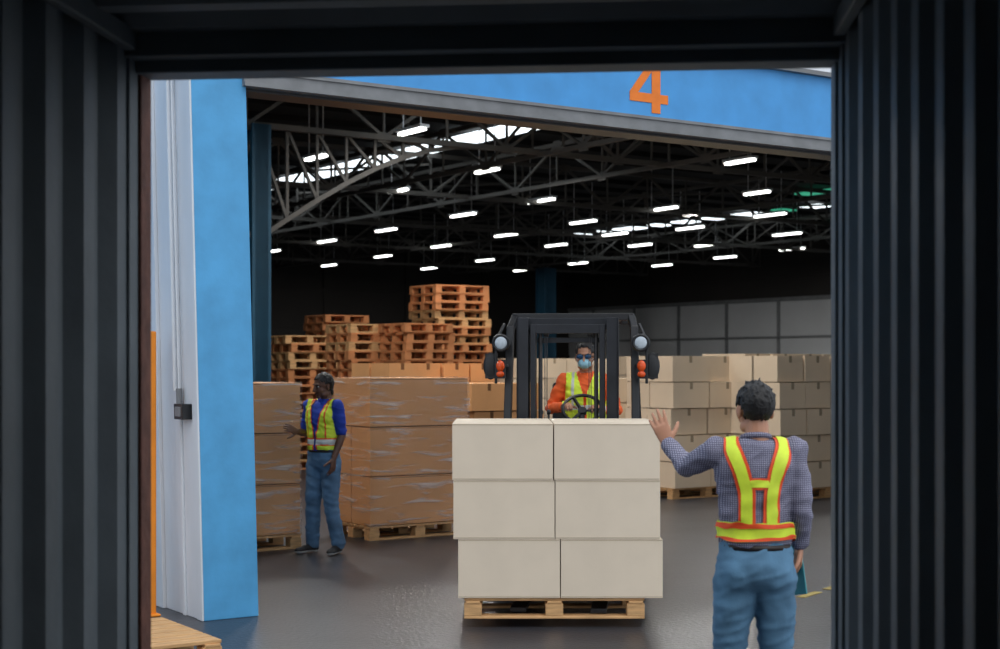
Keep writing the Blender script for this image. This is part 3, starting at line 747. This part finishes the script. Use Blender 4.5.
# --- supervisor (seen from behind, facing the forklift)
SX, SD = 1.155, 6.8
fg = Fig()
armsS = [((.178, .01, 1.415), (.285, -.20, 1.325), (.350, -.40, 1.425)), ((-.178, .01, 1.415), (-.205, .045, 1.15), (-.212, -.05, .985))]
legsS = [((.085, .01, .88), (.112, -.02, .49), (.125, .03, .09)), ((-.085, .01, .88), (-.105, -.03, .49), (-.11, .02, .09))]
sh = body(fg, 'check', 'jean', 'skinA', 0, armsS, legsS, 'long')
bv = BVHTree.FromPolygons(sh[0], sh[1])
for s in (-1, 1):
    pth = [(s*.075, -.12, 1.08), (s*.080, -.12, 1.30), (s*.105, -.09, 1.41), (s*.115, .0, 1.47), (s*.115, .08, 1.43), (s*.085, .13, 1.34), (s*.058, .13, 1.24), (s*.058, .13, 1.08)]
    ribbon(fg, bv, pth, .082, 'redo', .009); ribbon(fg, bv, pth, .052, 'lime', .013)
ribbon(fg, bv, [(-.07, .13, 1.275), (.07, .13, 1.275)], .055, 'redo', .010); ribbon(fg, bv, [(-.05, .13, 1.275), (.05, .13, 1.275)], .034, 'lime', .014)
def ringp(z): return [(.19*math.cos(a), .15*math.sin(a), z) for a in [i*2*math.pi/24 for i in range(24)]]
ribbon(fg, bv, ringp(1.06), .080, 'lime', .012, (0, 0, 1), True)
ribbon(fg, bv, ringp(1.085), .022, 'redo', .015, (0, 0, 1), True)
ribbon(fg, bv, ringp(1.028), .014, 'redo', .015, (0, 0, 1), True)
head(fg, Matrix.Translation((.0, -.005, 1.600)) @ Matrix.Rotation(.15, 4, 'Z') @ Matrix.Rotation(.08, 4, 'X'), 'skinA', seed=3)
hand(fg, armsS[0][2], (.35, -.18, .92), (-.1, -1, .0), 'skinA', thumb=-1, curl=(.12, .1, .14, .2), spread=.16)
hand(fg, armsS[1][2], (.02, -.30, -.95), (.95, .1, -.1), 'skinA', thumb=-1, curl=(.5, .55, .6, .65), spread=.04)
shoe(fg, (.125, .0, 0), .12); shoe(fg, (-.11, -.01, 0), -.12)
Rs = Matrix.Translation((SX, SD, 0)) @ Matrix.Rotation(math.pi, 4, 'Z')
fg.done('warehouse_supervisor', Rs)
bm = bmesh.new(); bx(bm, -.003, .003, -.085, .085, -.12, .12, 0); bx(bm, -.006, -.003, -.078, .078, -.115, .10, 1); bx(bm, -.014, -.003, -.03, .03, .09, .12, 2)
obj('clipboard', bm, ['clip', 'paper', 'chrome'], Rs @ Matrix.Translation((-.190, -.115, .865)) @ Matrix.Rotation(.5, 4, 'Z') @ Matrix.Rotation(.2, 4, 'X'), bevel=.002)

# --- worker beside the wrapped stack
fg = Fig()
armsW = [((.172, .0, 1.415), (.205, .03, 1.14), (.185, -.07, .92)), ((-.172, .0, 1.415), (-.225, .02, 1.145), (-.165, -.19, 1.175))]
legsW = [((.085, .01, .88), (.11, -.02, .49), (.155, .04, .09)), ((-.085, .01, .88), (-.10, -.03, .49), (-.13, .0, .09))]
sh = body(fg, 'polo', 'jean2', 'skinB', 0, armsW, legsW, 'short', wide=.95, vox=.0075)
vest(fg, sh, 0, 'w')
head(fg, Matrix.Translation((0, -.005, 1.605)) @ Matrix.Rotation(-.35, 4, 'Z') @ Matrix.Rotation(.12, 4, 'X'), 'skinB', hairlen=.03, seed=5)
hand(fg, armsW[0][2], (0, -.15, -.97), (-1, 0, 0), 'skinB', thumb=-1, curl=(.35, .35, .4, .4), spread=.03)
hand(fg, armsW[1][2], (-.05, -.9, .3), (-.9, -.2, -.2), 'skinB', thumb=1, curl=(.15, .15, .2, .2), spread=.10)
shoe(fg, (.155, .01, 0), .25); shoe(fg, (-.13, -.03, 0), -.25)
fg.done('warehouse_worker', Matrix.Translation((-1.70, 14.42, 0)) @ Matrix.Rotation(math.radians(-32), 4, 'Z'))

# --- forklift operator
fg = Fig(); zs = .255
armsD = [((.175, .0, 1.41+zs), (.26, -.05, 1.17+zs), (.135, -.27, 1.185+zs)), ((-.175, .0, 1.41+zs), (-.29, -.02, 1.18+zs), (-.17, -.26, 1.20+zs))]
legsD = [((.09, -.02, .88+zs), (.15, -.42, .93+zs), (.15, -.50, .74)), ((-.09, -.02, .88+zs), (-.15, -.42, .93+zs), (-.15, -.50, .74))]
sh = body(fg, 'oshirt', 'jean2', 'skinA', zs, armsD, legsD, 'long', belt=False, vox=.0075)
vest(fg, sh, zs, 'd')
head(fg, Matrix.Translation((0, -.02, 1.612+zs)) @ Matrix.Rotation(-.08, 4, 'Z') @ Matrix.Rotation(.06, 4, 'X'), 'skinA', mask=True, seed=9)
hand(fg, armsD[0][2], (-.3, -.75, .25), (-.2, -.2, -1), 'skinA', thumb=-1, curl=(.8, .8, .8, .8), spread=.03)
hand(fg, armsD[1][2], (.3, -.75, .25), (.2, -.2, -1), 'skinA', thumb=1, curl=(.8, .8, .8, .8), spread=.03)
shoe(fg, (.15, -.52, 0), 0, z=.64); shoe(fg, (-.15, -.52, 0), 0, z=.64)
fg.done('forklift_operator', FM @ Matrix.Translation((.09, .60, .01)))

# ------------------------------------------------------------ world, sun, camera
w = bpy.data.worlds.new('World'); scene.world = w; w.use_nodes = True
bgn = w.node_tree.nodes['Background']; bgn.inputs[0].default_value = (.86, .92, 1.0, 1); bgn.inputs[1].default_value = 1.3
sl = bpy.data.lights.new('sun', 'SUN'); sl.energy = .8; sl.angle = .5; sl.color = (1, .95, .88)
so = bpy.data.objects.new('sun', sl); scene.collection.objects.link(so)
so.rotation_euler = Vector((-.35, .55, -1.0)).to_track_quat('-Z', 'Y').to_euler()
cd = bpy.data.cameras.new('camera'); cam = bpy.data.objects.new('camera', cd); scene.collection.objects.link(cam)
cam.location = (0, 0, CH); cam.rotation_euler = (math.pi/2, 0, 0); cd.lens = 54; cd.sensor_width = 36; cd.sensor_fit = 'HORIZONTAL'
cd.shift_y = (HY-324.5)/1000; cd.clip_end = 300; cd.clip_start = .05
cd.dof.use_dof = True; cd.dof.focus_distance = 10.2; cd.dof.aperture_fstop = 3.2
scene.camera = cam
scene.view_settings.view_transform = 'Standard'
